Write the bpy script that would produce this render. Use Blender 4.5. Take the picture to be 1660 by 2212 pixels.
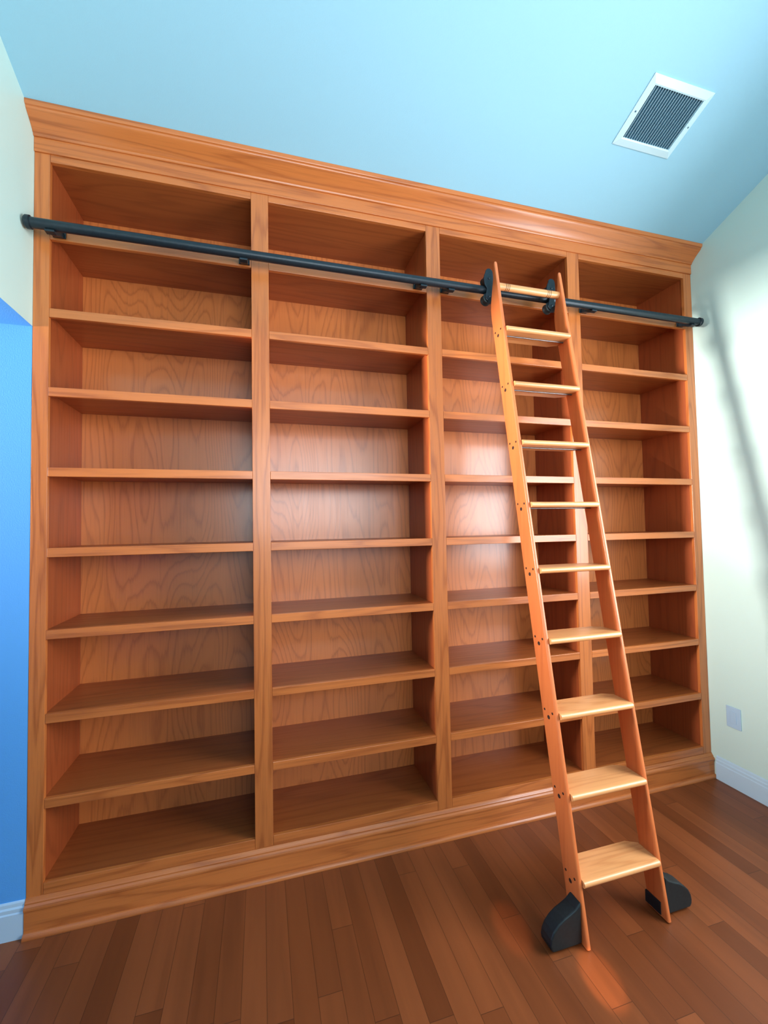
import bpy, bmesh, math
from mathutils import Vector, Matrix

S = bpy.context.scene
COL = S.collection
for o in list(bpy.data.objects):
    bpy.data.objects.remove(o)

# ------------------------------------------------------------------ camera
cam_d = bpy.data.cameras.new('camera')
cam = bpy.data.objects.new('camera', cam_d)
COL.objects.link(cam)
cam.location = (0.90682, -2.07980, 1.52309)
cam.rotation_euler = (math.radians(92.0394), math.radians(1.0196), math.radians(-15.8931))
cam_d.sensor_fit = 'HORIZONTAL'
cam_d.sensor_width = 36.0
cam_d.lens = 36.0 * 929.106 / 1660.0
cam_d.clip_start = 0.05
S.camera = cam

# ------------------------------------------------------------------ view + light
S.view_settings.view_transform = 'Standard'
S.view_settings.look = 'None'
S.view_settings.gamma = 1.0
S.view_settings.use_curve_mapping = False
S.view_settings.exposure = -0.05

W = bpy.data.worlds.new('World')
S.world = W
W.use_nodes = True
W.node_tree.nodes['Background'].inputs[0].default_value = (0.50, 0.72, 1.0, 1)
W.node_tree.nodes['Background'].inputs[1].default_value = 1.0


def area(name, loc, direction, sx, sy, power, color, spread=180):
    d = bpy.data.lights.new(name, 'AREA')
    d.shape = 'RECTANGLE'
    d.size, d.size_y = sx, sy
    d.energy = power
    d.color = color
    d.spread = math.radians(spread)
    o = bpy.data.objects.new(name, d)
    o.location = loc
    o.rotation_euler = Vector(direction).to_track_quat('-Z', 'Y').to_euler()
    COL.objects.link(o)
    return o


# daylight in the window of the right wall, in the windows of the rear wall and in the alcove's window
area('daylight_right', (3.58, -1.75, 1.80), (-1, 0.05, -0.10), 1.45, 1.5, 98, (0.92, 0.95, 1.0), 165)
area('daylight_rear', (1.75, -4.52, 2.20), (0, 1, 0.42), 2.1, 1.6, 60, (0.88, 0.95, 1.0), 115)
area('daylight_alcove', (-3.98, -0.44, 1.95), (1, 0.0, 0.10), 0.50, 0.6, 66, (1.0, 0.93, 0.88), 48)


FZ0 = -0.057


def spot(name, loc, target, power, color, size, blend, radius=0.02):
    d = bpy.data.lights.new(name, 'SPOT')
    d.energy = power
    d.color = color
    d.spot_size = math.radians(size)
    d.spot_blend = blend
    d.shadow_soft_size = radius
    o = bpy.data.objects.new(name, d)
    o.location = loc
    o.rotation_euler = (Vector(target) - Vector(loc)).to_track_quat('-Z', 'Y').to_euler()
    COL.objects.link(o)
    return o


# sun glancing off the floor boards onto the right wall, and two small sun flecks on the floor
spot('sun_bounce', (1.3, -2.5, 0.10), (3.6, -0.50, 1.70), 130, (0.95, 0.93, 1.0), 21, 0.5, 0.05)
spot('sun_fleck', (1.4, -4.3, 2.5), (2.03, -0.79, FZ0), 1500, (1.0, 0.66, 0.40), 1.9, 0.6, 0.01)
spot('sun_fleck', (1.3, -4.3, 2.5), (1.84, -0.53, FZ0), 600, (1.0, 0.55, 0.28), 2.0, 0.7, 0.01)


# ------------------------------------------------------------------ materials
def new_mat(name):
    m = bpy.data.materials.new(name)
    m.use_nodes = True
    nt = m.node_tree
    b = nt.nodes['Principled BSDF']
    return m, nt, b


def nd(nt, kind, **kw):
    n = nt.nodes.new(kind)
    for k, v in kw.items():
        setattr(n, k, v)
    return n


def mth(nt, op, a, b=None, clamp=False):
    n = nt.nodes.new('ShaderNodeMath')
    n.operation = op
    n.use_clamp = clamp
    for i, v in enumerate((a, b)):
        if v is None:
            continue
        if isinstance(v, (int, float)):
            n.inputs[i].default_value = v
        else:
            nt.links.new(v, n.inputs[i])
    return n.outputs[0]


def mixc(nt, f, a, b, mode='MIX'):
    n = nt.nodes.new('ShaderNodeMix')
    n.data_type = 'RGBA'
    n.blend_type = mode
    if isinstance(f, (int, float)):
        n.inputs[0].default_value = f
    else:
        nt.links.new(f, n.inputs[0])
    for i, v in ((6, a), (7, b)):
        if isinstance(v, tuple):
            n.inputs[i].default_value = (v[0], v[1], v[2], 1)
        else:
            nt.links.new(v, n.inputs[i])
    return n.outputs[2]


def srgb(r, g, b):
    f = lambda c: (c / 255 / 12.92) if c / 255 <= 0.04045 else ((c / 255 + 0.055) / 1.055) ** 2.4
    return (f(r), f(g), f(b))


def wood(name, axis, light, dark, rough=0.32, rings=13.0, ringscale=2.4, squash=0.13, strength=0.75,
         coat=0.35, pore=0.5, coat_rough=0.16):
    """oak: contour lines of a stretched noise make the cathedral figure, fine stretched noise the pores"""
    m, nt, b = new_mat(name)
    tc = nd(nt, 'ShaderNodeTexCoord')
    oi = nd(nt, 'ShaderNodeObjectInfo')
    off = nd(nt, 'ShaderNodeVectorMath', operation='SCALE')
    off.inputs[0].default_value = (7.3, 3.1, 5.7)
    nt.links.new(oi.outputs['Random'], off.inputs['Scale'])
    add = nd(nt, 'ShaderNodeVectorMath', operation='ADD')
    nt.links.new(tc.outputs['Object'], add.inputs[0])
    nt.links.new(off.outputs[0], add.inputs[1])
    sc = [1.0, 1.0, 1.0]
    sc[axis] = squash
    mp = nd(nt, 'ShaderNodeMapping')
    mp.inputs['Scale'].default_value = sc
    nt.links.new(add.outputs[0], mp.inputs[0])
    n1 = nd(nt, 'ShaderNodeTexNoise')
    n1.inputs['Scale'].default_value = ringscale
    n1.inputs['Detail'].default_value = 1.6
    n1.inputs['Roughness'].default_value = 0.42
    nt.links.new(mp.outputs[0], n1.inputs['Vector'])
    # jagged edge of the rings
    sc2 = [95.0, 95.0, 95.0]
    sc2[axis] = 3.2
    mp2 = nd(nt, 'ShaderNodeMapping')
    mp2.inputs['Scale'].default_value = sc2
    nt.links.new(add.outputs[0], mp2.inputs[0])
    n2 = nd(nt, 'ShaderNodeTexNoise')
    n2.inputs['Scale'].default_value = 1.0
    n2.inputs['Detail'].default_value = 3.5
    n2.inputs['Roughness'].default_value = 0.6
    nt.links.new(mp2.outputs[0], n2.inputs['Vector'])
    jag = mth(nt, 'MULTIPLY', mth(nt, 'SUBTRACT', n2.outputs[0], 0.5), 0.55)
    r = mth(nt, 'ADD', mth(nt, 'MULTIPLY', n1.outputs[0], rings * 2), jag)
    fr = mth(nt, 'FRACT', r)
    ramp = nd(nt, 'ShaderNodeValToRGB')
    e = ramp.color_ramp.elements
    e[0].position = 0.0
    e[0].color = (0.25, 0.25, 0.25, 1)
    e[1].position = 1.0
    e[1].color = (0.35, 0.35, 0.35, 1)
    a1 = e.new(0.14); a1.color = (0, 0, 0, 1)
    a2 = e.new(0.66); a2.color = (0.14, 0.14, 0.14, 1)
    a3 = e.new(0.90); a3.color = (1, 1, 1, 1)
    nt.links.new(fr, ramp.inputs[0])
    # broad tone drift
    n3 = nd(nt, 'ShaderNodeTexNoise')
    n3.inputs['Scale'].default_value = 1.3
    n3.inputs['Detail'].default_value = 1.0
    nt.links.new(mp.outputs[0], n3.inputs['Vector'])
    fac = mth(nt, 'MULTIPLY', ramp.outputs[0], strength)
    col = mixc(nt, fac, light, dark)
    pf = mth(nt, 'MULTIPLY', mth(nt, 'SUBTRACT', n2.outputs[0], 0.50, True), pore * 3, True)
    dk = tuple(c * 0.72 for c in dark)
    col = mixc(nt, pf, col, dk)
    drift = mth(nt, 'ADD', mth(nt, 'MULTIPLY', n3.outputs[0], 0.5), 0.75)
    hv = nd(nt, 'ShaderNodeHueSaturation')
    nt.links.new(drift, hv.inputs['Value'])
    nt.links.new(col, hv.inputs['Color'])
    nt.links.new(hv.outputs[0], b.inputs['Base Color'])
    rr = mth(nt, 'ADD', mth(nt, 'MULTIPLY', n2.outputs[0], 0.22), rough - 0.10)
    nt.links.new(rr, b.inputs['Roughness'])
    b.inputs['Coat Weight'].default_value = coat
    b.inputs['Coat Roughness'].default_value = coat_rough
    bp = nd(nt, 'ShaderNodeBump')
    bp.inputs['Strength'].default_value = 0.25
    bp.inputs['Distance'].default_value = 0.0012
    nt.links.new(n2.outputs[0], bp.inputs['Height'])
    nt.links.new(bp.outputs[0], b.inputs['Normal'])
    return m


def paint(name, col, rough=0.6, tex=0.0015, scale=220):
    m, nt, b = new_mat(name)
    tc = nd(nt, 'ShaderNodeTexCoord')
    n = nd(nt, 'ShaderNodeTexNoise')
    n.inputs['Scale'].default_value = scale
    n.inputs['Detail'].default_value = 2
    nt.links.new(tc.outputs['Object'], n.inputs['Vector'])
    bp = nd(nt, 'ShaderNodeBump')
    bp.inputs['Strength'].default_value = 0.25
    bp.inputs['Distance'].default_value = tex
    nt.links.new(n.outputs[0], bp.inputs['Height'])
    nt.links.new(bp.outputs[0], b.inputs['Normal'])
    n2 = nd(nt, 'ShaderNodeTexNoise')
    n2.inputs['Scale'].default_value = 1.5
    nt.links.new(tc.outputs['Object'], n2.inputs['Vector'])
    f = mth(nt, 'MULTIPLY', n2.outputs[0], 0.12)
    c = mixc(nt, f, col, tuple(x * 0.85 for x in col))
    nt.links.new(c, b.inputs['Base Color'])
    b.inputs['Roughness'].default_value = rough
    return m


def metal_black(name, col=(0.012, 0.022, 0.03), rough=0.38):
    m, nt, b = new_mat(name)
    tc = nd(nt, 'ShaderNodeTexCoord')
    n = nd(nt, 'ShaderNodeTexNoise')
    n.inputs['Scale'].default_value = 90
    nt.links.new(tc.outputs['Object'], n.inputs['Vector'])
    c = mixc(nt, n.outputs[0], tuple(x * 0.7 for x in col), tuple(x * 1.5 for x in col))
    nt.links.new(c, b.inputs['Base Color'])
    b.inputs['Roughness'].default_value = rough
    b.inputs['Metallic'].default_value = 0.25
    return m


def floor_mat():
    m, nt, b = new_mat('oak_floor_boards')
    tc = nd(nt, 'ShaderNodeTexCoord')
    sx = nd(nt, 'ShaderNodeSeparateXYZ')
    nt.links.new(tc.outputs['Object'], sx.inputs[0])
    pw, pl = 0.083, 0.95
    ix = mth(nt, 'FLOOR', mth(nt, 'DIVIDE', sx.outputs[0], pw))
    wn = nd(nt, 'ShaderNodeTexWhiteNoise', noise_dimensions='1D')
    nt.links.new(ix, wn.inputs['W'])
    ys = mth(nt, 'ADD', mth(nt, 'DIVIDE', sx.outputs[1], pl), mth(nt, 'MULTIPLY', wn.outputs[0], 7.0))
    iy = mth(nt, 'FLOOR', ys)
    cb = nd(nt, 'ShaderNodeCombineXYZ')
    nt.links.new(ix, cb.inputs[0])
    nt.links.new(iy, cb.inputs[1])
    w2 = nd(nt, 'ShaderNodeTexWhiteNoise', noise_dimensions='3D')
    nt.links.new(cb.outputs[0], w2.inputs['Vector'])
    fx = mth(nt, 'FRACT', mth(nt, 'DIVIDE', sx.outputs[0], pw))
    fy = mth(nt, 'FRACT', ys)
    gx = mth(nt, 'LESS_THAN', mth(nt, 'MINIMUM', fx, mth(nt, 'SUBTRACT', 1.0, fx)), 0.012)
    gy = mth(nt, 'LESS_THAN', mth(nt, 'MINIMUM', fy, mth(nt, 'SUBTRACT', 1.0, fy)), 0.0012)
    gap = mth(nt, 'MAXIMUM', gx, gy)
    # grain
    vadd = nd(nt, 'ShaderNodeVectorMath', operation='ADD')
    vs = nd(nt, 'ShaderNodeVectorMath', operation='SCALE')
    vs.inputs['Scale'].default_value = 11.0
    nt.links.new(w2.outputs['Color'], vs.inputs[0])
    nt.links.new(tc.outputs['Object'], vadd.inputs[0])
    nt.links.new(vs.outputs[0], vadd.inputs[1])
    mp = nd(nt, 'ShaderNodeMapping')
    mp.inputs['Scale'].default_value = (14, 0.9, 14)
    nt.links.new(vadd.outputs[0], mp.inputs[0])
    n = nd(nt, 'ShaderNodeTexNoise')
    n.inputs['Scale'].default_value = 1.0
    n.inputs['Detail'].default_value = 4
    n.inputs['Distortion'].default_value = 0.6
    nt.links.new(mp.outputs[0], n.inputs['Vector'])
    board = mixc(nt, w2.outputs['Value'], srgb(118, 60, 28), srgb(148, 80, 42))
    g = mth(nt, 'MULTIPLY', mth(nt, 'SUBTRACT', n.outputs[0], 0.35, True), 1.1)
    c = mixc(nt, g, board, srgb(84, 42, 20))
    c = mixc(nt, mth(nt, 'MULTIPLY', gap, 0.6), c, srgb(56, 28, 14))
    nt.links.new(c, b.inputs['Base Color'])
    b.inputs['Roughness'].default_value = 0.42
    b.inputs['Coat Weight'].default_value = 0.12
    b.inputs['Coat Roughness'].default_value = 0.25
    b.inputs['Specular IOR Level'].default_value = 0.3
    bp = nd(nt, 'ShaderNodeBump', invert=True)
    bp.inputs['Strength'].default_value = 0.4
    bp.inputs['Distance'].default_value = 0.001
    nt.links.new(gap, bp.inputs['Height'])
    nt.links.new(bp.outputs[0], b.inputs['Normal'])
    return m


OL, OD = srgb(206, 118, 58), srgb(152, 74, 32)
M = {}
M['oak_v'] = wood('oak_upright', 2, OL, OD, squash=0.08, ringscale=9.0, rings=4.0, strength=0.6, coat=0.25)
M['oak_h'] = wood('oak_lengthwise', 0, OL, OD, squash=0.08, ringscale=9.0, rings=3.5, strength=0.55, coat=0.25)
M['ply_back'] = wood('oak_plywood_back', 2, srgb(214, 124, 62), srgb(160, 80, 36), squash=0.20, ringscale=3.4, rings=14.0,
                     strength=0.5, rough=0.36, pore=0.3, coat=0.7, coat_rough=0.2)
M['ply_side'] = wood('oak_plywood_side', 2, srgb(166, 80, 38), srgb(132, 60, 28), squash=0.10, ringscale=4.0, rings=7.0,
                     strength=0.5, rough=0.42, pore=0.3, coat=0.15)
M['ply_shelf'] = wood('oak_plywood_shelf', 0, srgb(170, 90, 42), srgb(134, 64, 28), squash=0.10, ringscale=4.0, rings=7.0,
                      strength=0.5, rough=0.4, pore=0.3, coat=0.15)
M['ladder_v'] = wood('ladder_oak_upright', 2, srgb(228, 124, 66), srgb(204, 100, 50), squash=0.04, ringscale=12.0, rings=2.0,
                     strength=0.45, rough=0.36, pore=0.2, coat=0.25)
M['ladder_h'] = wood('ladder_oak_tread', 0, srgb(232, 164, 104), srgb(206, 130, 74), squash=0.10, ringscale=9.0, rings=4.0,
                     strength=0.55, rough=0.34, pore=0.3, coat=0.25)
M['black'] = metal_black('black_iron')
M['rubber'] = metal_black('black_plastic', (0.012, 0.019, 0.021), 0.5)
M['steel'] = metal_black('steel_rod', (0.16, 0.14, 0.14), 0.35)
M['steel'].node_tree.nodes['Principled BSDF'].inputs['Metallic'].default_value = 0.9
M['dark'] = metal_black('dark_screw', (0.03, 0.012, 0.008), 0.6)
M['floor'] = floor_mat()
M['ceiling'] = paint('ceiling_paint', srgb(158, 208, 228), 0.8)
M['wall'] = paint('wall_paint', srgb(206, 232, 222), 0.45)
M['blue'] = paint('alcove_paint', srgb(92, 172, 240), 0.6)
M['trim'] = paint('white_trim_paint', srgb(196, 222, 236), 0.35, 0.0003)
M['vent'] = paint('vent_enamel', srgb(205, 236, 245), 0.35, 0.0002)
M['duct'] = paint('duct_grey', srgb(60, 100, 120), 0.6, 0.0002)
M['plate'] = paint('plate_plastic', srgb(178, 206, 226), 0.3, 0.0002)


# ------------------------------------------------------------------ mesh helpers
def link(name, bm, mat, parent=None, bevel=0.0, segs=2, smooth=False):
    bmesh.ops.recalc_face_normals(bm, faces=bm.faces)
    if bevel > 0:
        es = [e for e in bm.edges if len(e.link_faces) == 2 and e.calc_face_angle(0) > 0.6]
        bmesh.ops.bevel(bm, geom=es, offset=bevel, segments=segs, affect='EDGES', profile=0.5)
    me = bpy.data.meshes.new(name)
    bm.to_mesh(me)
    bm.free()
    if smooth:
        for p in me.polygons:
            p.use_smooth = True
        me.set_sharp_from_angle(angle=math.radians(38))
    me.materials.append(M[mat])
    o = bpy.data.objects.new(name, me)
    COL.objects.link(o)
    if parent is not None:
        o.parent = parent
        o.matrix_parent_inverse = parent_world(parent).inverted()
    return o


def parent_world(p):
    m = p.matrix_basis.copy()
    if p.parent is not None:
        m = parent_world(p.parent) @ p.matrix_parent_inverse @ m
    return m


def box(bm, x0, x1, y0, y1, z0, z1):
    v = [bm.verts.new((x, y, z)) for x in (x0, x1) for y in (y0, y1) for z in (z0, z1)]
    for f in ((0, 1, 3, 2), (4, 6, 7, 5), (0, 4, 5, 1), (2, 3, 7, 6), (0, 2, 6, 4), (1, 5, 7, 3)):
        bm.faces.new([v[i] for i in f])
    return v


def prism(bm, pts, axis, a0, a1):
    """extrude a closed 2D outline along an axis (0: pts are y,z; 1: pts are x,z; 2: pts are x,y)"""
    def mk(p, a):
        if axis == 0:
            return (a, p[0], p[1])
        if axis == 1:
            return (p[0], a, p[1])
        return (p[0], p[1], a)
    A = [bm.verts.new(mk(p, a0)) for p in pts]
    B = [bm.verts.new(mk(p, a1)) for p in pts]
    n = len(pts)
    bm.faces.new(A)
    bm.faces.new(B[::-1])
    for i in range(n):
        bm.faces.new((A[i], B[i], B[(i + 1) % n], A[(i + 1) % n]))


def cyl(bm, p0, p1, r, segs=24, r2=None):
    p0, p1 = Vector(p0), Vector(p1)
    d = p1 - p0
    q = d.to_track_quat('Z', 'Y')
    r2 = r if r2 is None else r2
    A, B = [], []
    for i in range(segs):
        a = 2 * math.pi * i / segs
        A.append(bm.verts.new(p0 + q @ Vector((r * math.cos(a), r * math.sin(a), 0))))
        B.append(bm.verts.new(p1 + q @ Vector((r2 * math.cos(a), r2 * math.sin(a), 0))))
    bm.faces.new(A[::-1])
    bm.faces.new(B)
    for i in range(segs):
        j = (i + 1) % segs
        bm.faces.new((A[i], A[j], B[j], B[i]))


def lathe(bm, c, axis, prof, segs=32):
    """prof: list of (a, r) along the axis vector from c"""
    q = Vector(axis).to_track_quat('Z', 'Y')
    rings = []
    for a, r in prof:
        if r < 1e-6:
            rings.append([bm.verts.new(Vector(c) + q @ Vector((0, 0, a)))])
        else:
            rings.append([bm.verts.new(Vector(c) + q @ Vector((r * math.cos(2 * math.pi * i / segs), r * math.sin(2 * math.pi * i / segs), a))) for i in range(segs)])
    for R0, R1 in zip(rings, rings[1:]):
        for i in range(segs):
            j = (i + 1) % segs
            if len(R0) == 1:
                bm.faces.new((R0[0], R1[i], R1[j]))
            elif len(R1) == 1:
                bm.faces.new((R0[i], R0[j], R1[0]))
            else:
                bm.faces.new((R0[i], R0[j], R1[j], R1[i]))


def boxo(name, mat, parent, *d, bevel=0.0, segs=2):
    bm = bmesh.new()
    box(bm, *d)
    return link(name, bm, mat, parent, bevel, segs)


def thing(name, loc, label, cat, group=None, rot=(0, 0, 0)):
    o = bpy.data.objects.new(name, None)
    o.location = loc
    o.rotation_euler = rot
    o.empty_display_size = 0.1
    COL.objects.link(o)
    o['label'] = label
    o['category'] = cat
    if group:
        o['group'] = group
    return o


def struct(o, label=None):
    o['kind'] = 'structure'
    return o


# ------------------------------------------------------------------ room
FZ = -0.057           # floor
RW = 3.60             # inner width of the room
YB = -4.60            # rear wall
SL = 0.40             # slope of the vault
CZ = 3.245            # ceiling height above the bookcase face
RIDGE = -2.30
TOPR = CZ - SL * RIDGE
T = 0.12

bm = bmesh.new()
box(bm, -4.0, RW + T, YB - T, 0.50, FZ - 0.1, FZ)
struct(link('floor', bm, 'floor'))

# vaulted ceiling slab
bm = bmesh.new()
ys = [0.50, RIDGE, YB - T]
zs = [CZ - SL * 0.50, TOPR, TOPR - SL * (RIDGE - (YB - T))]
prism(bm, [(ys[0], zs[0]), (ys[1], zs[1]), (ys[2], zs[2]), (ys[2], zs[2] + T), (ys[1], zs[1] + T), (ys[0], zs[0] + T)], 0, -T, RW + T)
struct(link('ceiling', bm, 'ceiling'))


def side_wall(name, x0, x1, holes, mat='wall', zlow=FZ):
    """wall in the YZ plane under the vault, cut into vertical strips around rectangular holes"""
    bm = bmesh.new()
    cuts = sorted(set([YB - T, RIDGE, 0.50] + [h[0] for h in holes] + [h[1] for h in holes]))
    def top(y):
        return (CZ - SL * y if y >= RIDGE else TOPR - SL * (RIDGE - y)) + 0.02
    for a, b in zip(cuts, cuts[1:]):
        mid = 0.5 * (a + b)
        spans = [(zlow, None)]
        for h in holes:
            if h[0] <= mid <= h[1]:
                spans = ([(zlow, h[2])] if h[2] > zlow + 1e-4 else []) + [(h[3], None)]
        for z0, z1 in spans:
            ta = top(a) if z1 is None else z1
            tb = top(b) if z1 is None else z1
            prism(bm, [(a, z0), (b, z0), (b, tb), (a, ta)], 0, x0, x1)
    bmesh.ops.remove_doubles(bm, verts=bm.verts, dist=1e-5)
    return struct(link(name, bm, mat))


ZS = 2.382            # soffit of the opening in the left wall
side_wall('wall_left', -T, 0.0, [(-2.6, 0.5, FZ, ZS)])
side_wall('wall_right', RW, RW + T, [(-2.5, -1.0, 1.0, 2.6)])

# wall behind the bookcase and rear wall with a wide window
bm = bmesh.new()
box(bm, -T, RW + T, 0.385, 0.50, FZ, 3.3)
struct(link('wall_back', bm, 'wall'))
bm = bmesh.new()
box(bm, -T, 0.7, YB - T, YB, FZ, 3.4)
box(bm, 3.0, RW + T, YB - T, YB, FZ, 3.4)
box(bm, 0.7, 3.0, YB - T, YB, FZ, 1.3)
box(bm, 0.7, 3.0, YB - T, YB, 3.05, 3.4)
struct(link('wall_rear', bm, 'wall'))

# alcove beyond the opening
bm = bmesh.new()
box(bm, -4.0, -0.0005, 0.0, 0.12, FZ, ZS)
struct(link('wall_alcove', bm, 'blue'))
bm = bmesh.new()
box(bm, -4.0, -T, -3.3, 0.12, ZS, ZS + 0.1)
struct(link('ceiling_alcove', bm, 'blue'))
bm = bmesh.new()
box(bm, -T, -0.0001, -2.6, 0.0, ZS - 0.0015, ZS + 0.001)
struct(link('trim_1', bm, 'blue'))
bm = bmesh.new()
box(bm, -4.1, -4.0, -3.3, 0.12, FZ, 1.4)
box(bm, -4.1, -4.0, -3.3, 0.12, 2.25, ZS + 0.1)
box(bm, -4.1, -4.0, -0.18, 0.12, 1.4, 2.25)
box(bm, -4.1, -4.0, -3.3, -0.86, 1.4, 2.25)
struct(link('wall_alcove_side', bm, 'blue'))
bm = bmesh.new()
box(bm, -4.1, -T, -3.4, -3.3, FZ, ZS + 0.1)
struct(link('wall_alcove_rear', bm, 'blue'))


def window(name, axis, pos, a0, a1, z0, z1, nx, nz, depth=0.05):
    bm = bmesh.new()
    def bx(u0, u1, w0, w1, d=depth):
        if axis == 0:
            box(bm, pos, pos + d, u0, u1, w0, w1)
        else:
            box(bm, u0, u1, pos, pos + d, w0, w1)
    fw = 0.05
    bx(a0, a0 + fw, z0, z1)
    bx(a1 - fw, a1, z0, z1)
    bx(a0, a1, z0, z0 + fw)
    bx(a0, a1, z1 - fw, z1)
    for i in range(1, nx):
        u = a0 + (a1 - a0) * i / nx
        bx(u - 0.02, u + 0.02, z0, z1)
    for i in range(1, nz):
        w = z0 + (z1 - z0) * i / nz
        bx(a0, a1, w - 0.02, w + 0.02)
    return struct(link(name, bm, 'trim'))


window('window_1', 0, RW + 0.04, -2.5, -1.0, 1.0, 2.6, 2, 2)
window('window_2', 1, YB - 0.09, 0.7, 3.0, 1.3, 3.05, 3, 2)
window('window_3', 0, -4.08, -0.86, -0.18, 1.4, 2.25, 1, 1)

# baseboards: flat board with a moulded cap
BBP = [(0, FZ), (0.014, FZ), (0.014, 0.040), (0.011, 0.045), (0.011, 0.058), (0.007, 0.064), (0.006, 0.076), (0.003, 0.082), (0, 0.082)]
bm = bmesh.new()
prism(bm, [(RW - d, z) for d, z in BBP], 1, YB, -0.034)
struct(link('baseboard_right', bm, 'trim'))
bm = bmesh.new()
prism(bm, [(-d, z) for d, z in BBP], 0, -4.0, -0.001)
struct(link('baseboard_alcove', bm, 'trim'))
bm = bmesh.new()
prism(bm, [(YB + d, z) for d, z in BBP], 0, 0.014, RW - 0.014)
struct(link('baseboard_rear', bm, 'trim'))

# ------------------------------------------------------------------ bookcase
BC = thing('bookcase', (1.8, 0.18, FZ),
           'tall empty orange oak built-in bookcase with four bays filling the wall behind the ladder', 'bookcase')
XS = [0.0, 0.0578, 0.8692, 0.9482, 1.7579, 1.8368, 2.6473, 2.7285, 3.5368, RW]
TOP = 3.0943
SH = [2.465, 2.1312, 1.7954, 1.462, 1.1276, 0.7906, 0.4553]
DK = 0.1273
RB = 0.084            # underside of the rail below the bottom shelf
DB = 0.362            # inner depth
G = 0.0006

for i in range(5):
    x0, x1 = XS[2 * i] + (G if i == 0 else 0), XS[2 * i + 1] - (G if i == 4 else 0)
    bm = bmesh.new()
    box(bm, x0, x1, 0.0, 0.019, RB if 0 < i < 4 else 0.05, 3.127)
    link('stile', bm, 'oak_v', BC, 0.0012)
# uprights between the bays
for i in range(5):
    x0, x1 = XS[2 * i], XS[2 * i + 1]
    a = x0 + 0.002 if i == 0 else x0 + 0.0037
    b = x1 - 0.002 if i == 4 else x1 - 0.0037
    if i == 4:
        a = x0 + 0.0037
    if i == 0:
        b = x1 - 0.0037
    boxo('side_panel', 'ply_side', BC, a, b, 0.0192, DB, FZ + 0.005, 3.14)
for i in range(4):
    a, b = XS[2 * i + 1], XS[2 * i + 2]
    a2, b2 = a - 0.0034, b + 0.0034
    boxo('back_panel', 'ply_back', BC, a2, b2, DB, DB + 0.012, DK - 0.02, 3.13)
    # top of the bay with the narrow rail in front
    boxo('top_panel', 'ply_shelf', BC, a2, b2, 0.0194, DB - 0.0005, TOP, TOP + 0.019)
    boxo('top_rail', 'oak_h', BC, a + G, b - G, 0.0, 0.019, TOP, 3.127, bevel=0.0012)
    # fixed shelf that carries the ladder rail: deeper front board
    s = boxo('shelf', 'ply_shelf', BC, a2, b2, 0.0194, DB - 0.0005, 2.806, 2.825)
    boxo('shelf_edge', 'oak_h', s, a + G, b - G, 0.0, 0.019, 2.7609, 2.8255, bevel=0.0015)
    for z in SH:
        s = boxo('shelf', 'ply_shelf', BC, a2, b2, 0.0194, DB - 0.0005, z - 0.0195, z - 0.0005)
        boxo('shelf_edge', 'oak_h', s, a + G, b - G, 0.0, 0.019, z - 0.0377, z, bevel=0.0015)
    s = boxo('bottom_shelf', 'ply_shelf', BC, a2, b2, 0.0194, DB - 0.0005, DK - 0.0195, DK - 0.0005)
    boxo('bottom_rail', 'oak_h', BC, a + G, b - G, 0.0, 0.019, RB, DK, bevel=0.0015)

# frieze and crown
boxo('frieze', 'oak_h', BC, G, RW - G, -0.006, 0.018, 3.1275, 3.235, bevel=0.0008)
cr = [(-0.0065, 3.188), (-0.011, 3.188), (-0.014, 3.191), (-0.0155, 3.197), (-0.0195, 3.200), (-0.023, 3.2045),
      (-0.029, 3.211), (-0.036, 3.2175), (-0.044, 3.2245), (-0.053, 3.2315), (-0.062, 3.238), (-0.069, 3.2435),
      (-0.074, 3.248), (-0.077, 3.252), (-0.0775, 3.256), (-0.083, 3.258), (-0.0855, 3.263)]
ytop = -0.086
cr += [(ytop, CZ - SL * ytop - 0.002), (-0.0065, CZ + SL * 0.0065 - 0.002)]
bm = bmesh.new()
prism(bm, cr, 0, G, RW - G)
link('crown_molding', bm, 'oak_h', BC, smooth=True)

# base: cap moulding, board, quarter round
bm = bmesh.new()
cap = [(0.019, 0.050), (0.019, 0.0835), (-0.002, 0.0835), (-0.004, 0.079), (-0.008, 0.073), (-0.012, 0.069), (-0.012, 0.064), (-0.019, 0.058), (-0.021, 0.052), (-0.021, 0.045), (-0.018, 0.042), (0.0, 0.042), (0.0, 0.050)]
prism(bm, cap, 0, G, RW - G)
link('base_cap', bm, 'oak_h', BC)
boxo('base_board', 'oak_h', BC, G, RW - G, -0.016, 0.015, FZ + 0.0005, 0.0415)
bm = bmesh.new()
qr = [(-0.0163, FZ + 0.0005), (-0.0163, FZ + 0.019)]
for k in range(7):
    a = math.pi / 2 * (1 - k / 6)
    qr.append((-0.0163 - 0.016 * math.cos(a), FZ + 0.0005 + 0.0185 * math.sin(a)))
prism(bm, qr, 0, G, RW - G)
link('shoe_molding', bm, 'oak_h', BC)

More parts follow.
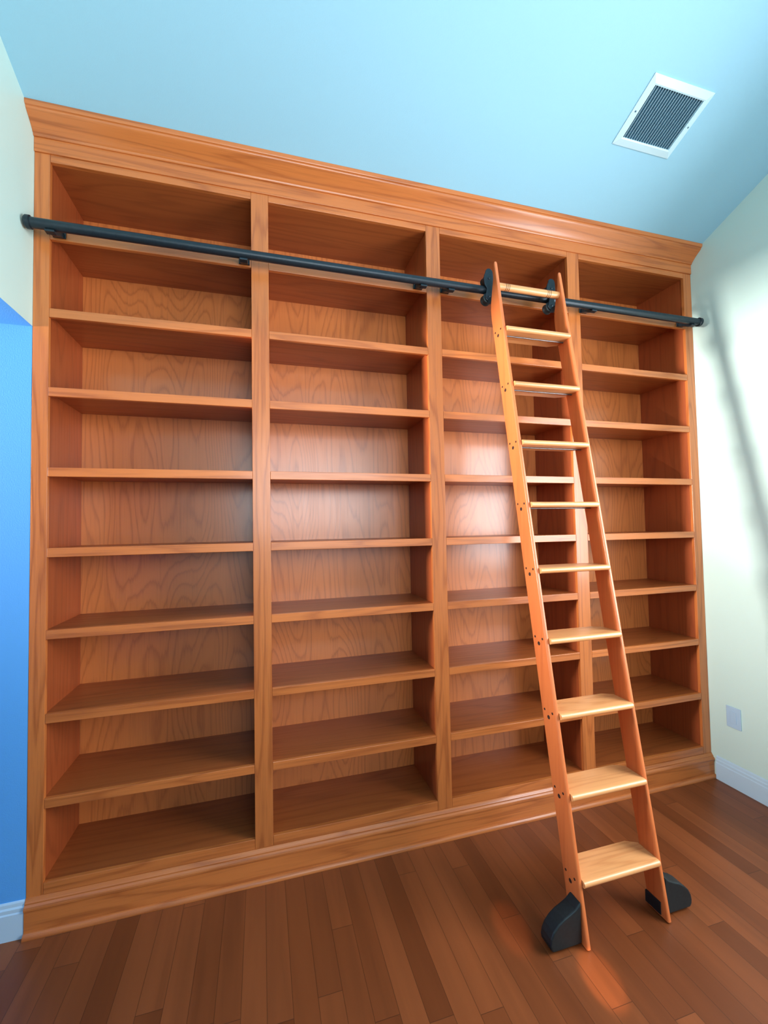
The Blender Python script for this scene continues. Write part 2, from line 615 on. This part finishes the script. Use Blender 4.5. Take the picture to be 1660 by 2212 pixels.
# ------------------------------------------------------------------ ladder rail
RY, RZ, RR = -0.085, 2.767, 0.0205
RL = thing('ladder_rail', (1.8, RY, RZ), 'long black iron pipe rail mounted across the front of the bookcase', 'rail')
bm = bmesh.new()
cyl(bm, (0.016, RY, RZ), (3.548, RY, RZ), RR, 28)
link('pipe', bm, 'black', RL, smooth=True)
for x, s in ((0.018, -1), (3.546, 1)):
    bm = bmesh.new()
    lathe(bm, (x, RY, RZ), (s, 0, 0), [(-0.012, 0.0), (-0.012, 0.0215), (-0.010, 0.026), (0.004, 0.026), (0.011, 0.020), (0.014, 0.0)], 28)
    link('end_cap', bm, 'black', RL, smooth=True)
for x in (0.095, 0.838, 1.705, 1.857, 2.745, 3.485):
    bm = bmesh.new()
    box(bm, x - 0.024, x + 0.024, -0.008, -0.0005, 2.7675, 2.810)
    o = link('rail_bracket', bm, 'black', RL, 0.002)
    bm = bmesh.new()
    prism(bm, [(-0.006, 2.768), (-0.006, 2.792), (-0.055, 2.779), (-0.070, 2.765), (RY + 0.002, 2.7445), (RY - 0.012, 2.7435), (RY - 0.012, 2.735), (RY + 0.012, 2.735), (-0.045, 2.752)], 0, x - 0.017, x + 0.017)
    link('bracket_arm', bm, 'black', o, 0.0015)
    for dx in (-0.016, 0.016):
        bm = bmesh.new()
        lathe(bm, (x + dx, -0.0078, 2.785), (0, -1, 0), [(0, 0.0045), (0.002, 0.004), (0.003, 0.0)], 12)
        link('screw', bm, 'rubber', o, smooth=True)

# ------------------------------------------------------------------ library ladder
XL0, XL1, XR0, XR1 = 2.0515, 2.069, 2.434, 2.4515
SY = lambda z: -0.252 - 0.176 * (2.49 - z)
LD = thing('library_ladder', (2.25, -0.62, FZ), 'orange oak rolling library ladder with nine treads leaning on the black rail', 'ladder')


def stringer(x0, x1):
    """side rail lofted through rounded-rectangle sections; the rear edge sweeps forward to the tip"""
    zb = FZ + 0.006
    rear = [(zb, SY(zb) + 0.092)]
    for k in range(1, 12):
        z = zb + (2.58 - zb) * k / 11
        rear.append((z, SY(z) + 0.092))
    rear += [(2.605, SY(2.605) + 0.0905), (2.63, -0.1390), (2.66, -0.1415), (2.69, -0.1480), (2.72, -0.1555), (2.75, -0.1630),
             (2.78, -0.1690), (2.81, -0.1740), (2.835, -0.1765), (2.850, -0.1770), (2.857, -0.1785), (2.861, -0.1810)]
    bm = bmesh.new()
    rings = []
    for z, yr in rear:
        yf = SY(z)
        if z > 2.855:
            yf = SY(2.855) + 0.0015 * (z - 2.855) / 0.005
        r = min(0.0062 if z < 2.7 else 0.0045, (yr - yf) * 0.45)
        inset = 0.0 if z < 2.852 else (0.0012 if z < 2.859 else 0.0036)
        xa, xb = x0 + inset, x1 - inset
        rx = min(r, (xb - xa) * 0.42)
        ring = []
        for cx, cy, a0 in ((xb - rx, yf + r, -90), (xb - rx, yr - r, 0), (xa + rx, yr - r, 90), (xa + rx, yf + r, 180)):
            for k in range(5):
                a = math.radians(a0 + 22.5 * k)
                ring.append(bm.verts.new((cx + rx * math.cos(a), cy + r * math.sin(a), z)))
        rings.append(ring)
    n = len(rings[0])
    for A, B in zip(rings, rings[1:]):
        for i in range(n):
            j = (i + 1) % n
            bm.faces.new((A[i], A[j], B[j], B[i]))
    bm.faces.new(rings[0][::-1])
    bm.faces.new(rings[-1])
    return link('side_rail', bm, 'ladder_v', LD, smooth=True)


SRL = stringer(XL0, XL1)
SRR = stringer(XR0, XR1)

TZ = [2.500 - 0.2915 * k for k in range(9)]
for z in TZ:
    yn = SY(z) - 0.016
    t = 0.024
    r = t / 2
    x0, x1 = XL1 + 0.0006, XR0 - 0.0006
    yb = yn + 0.135
    yc = SY(z) + 0.094
    # tread: plan outline with clipped rear corners, rounded nose
    plan_w = [(yn, 0.0), (yc, 0.0), (yb - 0.004, 0.048), (yb, 0.056)]
    bm = bmesh.new()
    secs = []
    nose = [(yn + r - r * math.cos(a), z - r + r * math.sin(a)) for a in [math.pi / 2 - math.pi * k / 10 for k in range(11)]]
    prism(bm, [(p[0], p[1]) for p in nose] , 0, x0 + 0.0, x1 - 0.0)
    pl = [(x0, yn + r), (x0, yc), (x0 + 0.046, yb), (x1 - 0.046, yb), (x1, yc), (x1, yn + r)]
    prism(bm, pl, 2, z - t, z)
    bmesh.ops.remove_doubles(bm, verts=bm.verts, dist=1e-6)
    # drop the inner faces where nose and board meet
    inner = [f for f in bm.faces if abs(f.normal.y) > 0.99 and all(abs(v.co.y - (yn + r)) < 1e-5 for v in f.verts)]
    bmesh.ops.delete(bm, geom=inner, context='FACES_ONLY')
    tr = link('tread', bm, 'ladder_h', LD, 0.0, smooth=True)
    bm = bmesh.new()
    cyl(bm, (XL1 + 0.0005, SY(z) + 0.045, z - t - 0.0035), (XR0 - 0.0005, SY(z) + 0.045, z - t - 0.0035), 0.0032, 12)
    link('support_rod', bm, 'steel', LD, smooth=True)['label'] = 'thin dark metal rod under the tread'
    for sr, xx, s in ((SRL, XL0, -1), (SRR, XR1, 1)):
        for dy, dz, rr in ((0.045, -t - 0.006, 0.0085), (0.020, -0.006, 0.0052), (0.070, -0.006, 0.0052)):
            bm = bmesh.new()
            lathe(bm, (xx, SY(z) + dy, z + dz), (s, 0, 0), [(0.0001, rr), (0.0008, rr * 0.9), (0.0008, 0.0)], 14)
            link('screw', bm, 'dark', sr)

# turned grab bar under the tips
bm = bmesh.new()
cyl(bm, (XL1 + 0.0005, -0.176, 2.741), (XR0 - 0.0005, -0.176, 2.741), 0.0180, 28)
GB = link('grab_bar', bm, 'ladder_h', LD, smooth=True)
for xc in (2.125, 2.372):
    for k in (-1, 0, 1):
        bm = bmesh.new()
        lathe(bm, (xc + k * 0.0095, -0.176, 2.741), (1, 0, 0), [(-0.0012, 0.0175), (-0.0012, 0.0184), (0.0012, 0.0184), (0.0012, 0.0175)], 28)
        link('ring_band', bm, 'dark', GB)

# roller fixtures that ride on the rail
for (x0, x1) in ((XL0, XL1), (XR0, XR1)):
    xc = (x0 + x1) / 2 + 0.004
    # hooded plate over the rail
    pts = []
    for k in range(13):
        a = math.pi * k / 12
        pts.append((xc - 0.001 + 0.021 * math.cos(a), 2.846 + 0.022 * math.sin(a)))
    pts += [(xc - 0.029, 2.83), (xc - 0.033, 2.805), (xc - 0.028, 2.78), (xc - 0.016, 2.762), (xc - 0.021, 2.735)]
    for k in range(7):
        a = math.pi + math.pi * k / 6
        pts.append((xc - 0.004 + 0.022 * math.cos(a), 2.716 + 0.022 * math.sin(a)))
    pts += [(xc + 0.015, 2.735), (xc + 0.012, 2.762), (xc + 0.022, 2.79), (xc + 0.022, 2.82)]
    bm = bmesh.new()
    prism(bm, pts, 1, -0.116, -0.1085)
    fx = link('roller_fixture', bm, 'black', LD, 0.0015)
    fx['label'] = 'black iron roller fixture hooked over the rail'
    bm = bmesh.new()
    box(bm, xc - 0.009, xc + 0.006, -0.162, -0.110, 2.680, 2.704)
    link('fixture_arm', bm, 'black', fx, 0.001)
    for zc, r, w in ((RZ + RR + 0.0265, 0.026, 0.020), (RZ - RR - 0.0285, 0.028, 0.020)):
        bm = bmesh.new()
        lathe(bm, (xc - 0.003, RY, zc), (0, -1, 0), [(-w, 0), (-w, r * 0.8), (-w + 0.003, r), (-w + 0.008, r), (-0.007, r * 0.9), (0.007, r * 0.9), (w - 0.008, r), (w - 0.003, r), (w, r * 0.85), (w, 0)], 32)
        link('roller', bm, 'rubber', fx, smooth=True)
        bm = bmesh.new()
        lathe(bm, (xc - 0.003, -0.116, zc), (0, -1, 0), [(0, 0.006), (0.003, 0.006), (0.005, 0.0)], 6)
        link('bolt', bm, 'black', fx)

# floor wheels under half-round guards
for xe, s, inner in ((XL0, -1, XL1), (XR1, 1, XR0)):
    prof = [(0.0, FZ + 0.010), (0.0, 0.100), (0.024, 0.080), (0.045, 0.070), (0.075, 0.058), (0.100, 0.043), (0.122, 0.022), (0.134, 0.0), (0.138, -0.020), (0.136, -0.035), (0.128, FZ + 0.010)]
    bm = bmesh.new()
    prism(bm, [(xe + s * (0.0006 + u), z) for u, z in prof], 1, -0.674, -0.612)
    wg = link('wheel_guard', bm, 'rubber', LD, 0.006, 3)
    wg['label'] = 'black curved guard over the floor wheel'
    bm = bmesh.new()
    lathe(bm, (xe + s * 0.068, -0.643, FZ + 0.048), (0, -1, 0), [(-0.018, 0), (-0.018, 0.043), (-0.014, 0.048), (0.014, 0.048), (0.018, 0.043), (0.018, 0)], 36)
    link('wheel', bm, 'rubber', wg, smooth=True)
    boxo('mounting_plate', 'black', LD, min(inner, inner - s * 0.004), max(inner, inner - s * 0.004), SY(0) + 0.022, SY(0) + 0.088, FZ + 0.012, 0.004, bevel=0.001)
    bm = bmesh.new()
    box(bm, min(xe + s * 0.02, inner - s * 0.004), max(xe + s * 0.02, inner - s * 0.004), SY(0) + 0.0875, SY(0) + 0.094, FZ + 0.012, 0.0)
    link('wheel_bracket', bm, 'black', LD, 0.001)

# ------------------------------------------------------------------ ceiling vent
vy, vz = -0.535, CZ + SL * 0.535
ang = math.atan(SL)
VT = thing('ceiling_vent', (2.77, vy, vz), 'square white metal air vent with fine slats on the sloped ceiling', 'vent', rot=(-ang, 0, 0))


def vlink(name, bm, mat, bevel=0.0, parent=None):
    me_o = link(name, bm, mat, None, bevel)
    me_o.parent = VT if parent is None else parent
    return me_o


HX, HY, IX, IY = 0.175, 0.135, 0.144, 0.100
bm = bmesh.new()
ring_o = [(-HX, -HY), (HX, -HY), (HX, HY), (-HX, HY)]
ring_m = [(-IX - 0.006, -IY - 0.006), (IX + 0.006, -IY - 0.006), (IX + 0.006, IY + 0.006), (-IX - 0.006, IY + 0.006)]
ring_i = [(-IX, -IY), (IX, -IY), (IX, IY), (-IX, IY)]
lv = [[bm.verts.new((x, y, z)) for x, y in r] for r, z in ((ring_o, -0.0005), (ring_o, -0.004), (ring_m, -0.010), (ring_i, -0.008), (ring_i, -0.0005))]
for A, B in zip(lv, lv[1:]):
    for i in range(4):
        j = (i + 1) % 4
        bm.faces.new((A[i], A[j], B[j], B[i]))
vlink('frame', bm, 'vent')
bm = bmesh.new()
box(bm, -IX, IX, -IY, IY, -0.0022, -0.0006)
vlink('backing', bm, 'duct')
nf = 20
for k in range(nf):
    x = -IX + (k + 0.5) * 2 * IX / nf
    bm = bmesh.new()
    d = 0.0022
    vs_ = [bm.verts.new(p) for p in ((x - d - 0.0006, -IY, -0.0095), (x - d + 0.0006, -IY, -0.0095), (x + d + 0.0006, -IY, -0.0025), (x + d - 0.0006, -IY, -0.0025),
                                      (x - d - 0.0006, IY, -0.0095), (x - d + 0.0006, IY, -0.0095), (x + d + 0.0006, IY, -0.0025), (x + d - 0.0006, IY, -0.0025))]
    for f in ((0, 1, 2, 3), (7, 6, 5, 4), (0, 4, 5, 1), (1, 5, 6, 2), (2, 6, 7, 3), (3, 7, 4, 0)):
        bm.faces.new([vs_[i] for i in f])
    vlink('slat', bm, 'vent')
for x in (-0.160, 0.160):
    bm = bmesh.new()
    lathe(bm, (x, 0.0, -0.0075), (0, 0, -1), [(0, 0.004), (0.0015, 0.0035), (0.002, 0)], 12)
    vlink('screw', bm, 'duct')

# ------------------------------------------------------------------ wall plate
PL = thing('wall_plate', (RW, -0.146, 0.355), 'small white electrical wall plate low on the right wall above the baseboard', 'wall plate')
boxo('cover', 'plate', PL, RW - 0.006, RW - 0.0002, -0.187, -0.105, 0.293, 0.417, bevel=0.0025)
boxo('insert', 'plate', PL, RW - 0.0085, RW - 0.0055, -0.163, -0.129, 0.320, 0.390, bevel=0.001)
for z in (0.306, 0.404):
    bm = bmesh.new()
    lathe(bm, (RW - 0.006, -0.146, z), (-1, 0, 0), [(0, 0.003), (0.001, 0.003), (0.0015, 0)], 12)
    link('screw', bm, 'plate', PL)
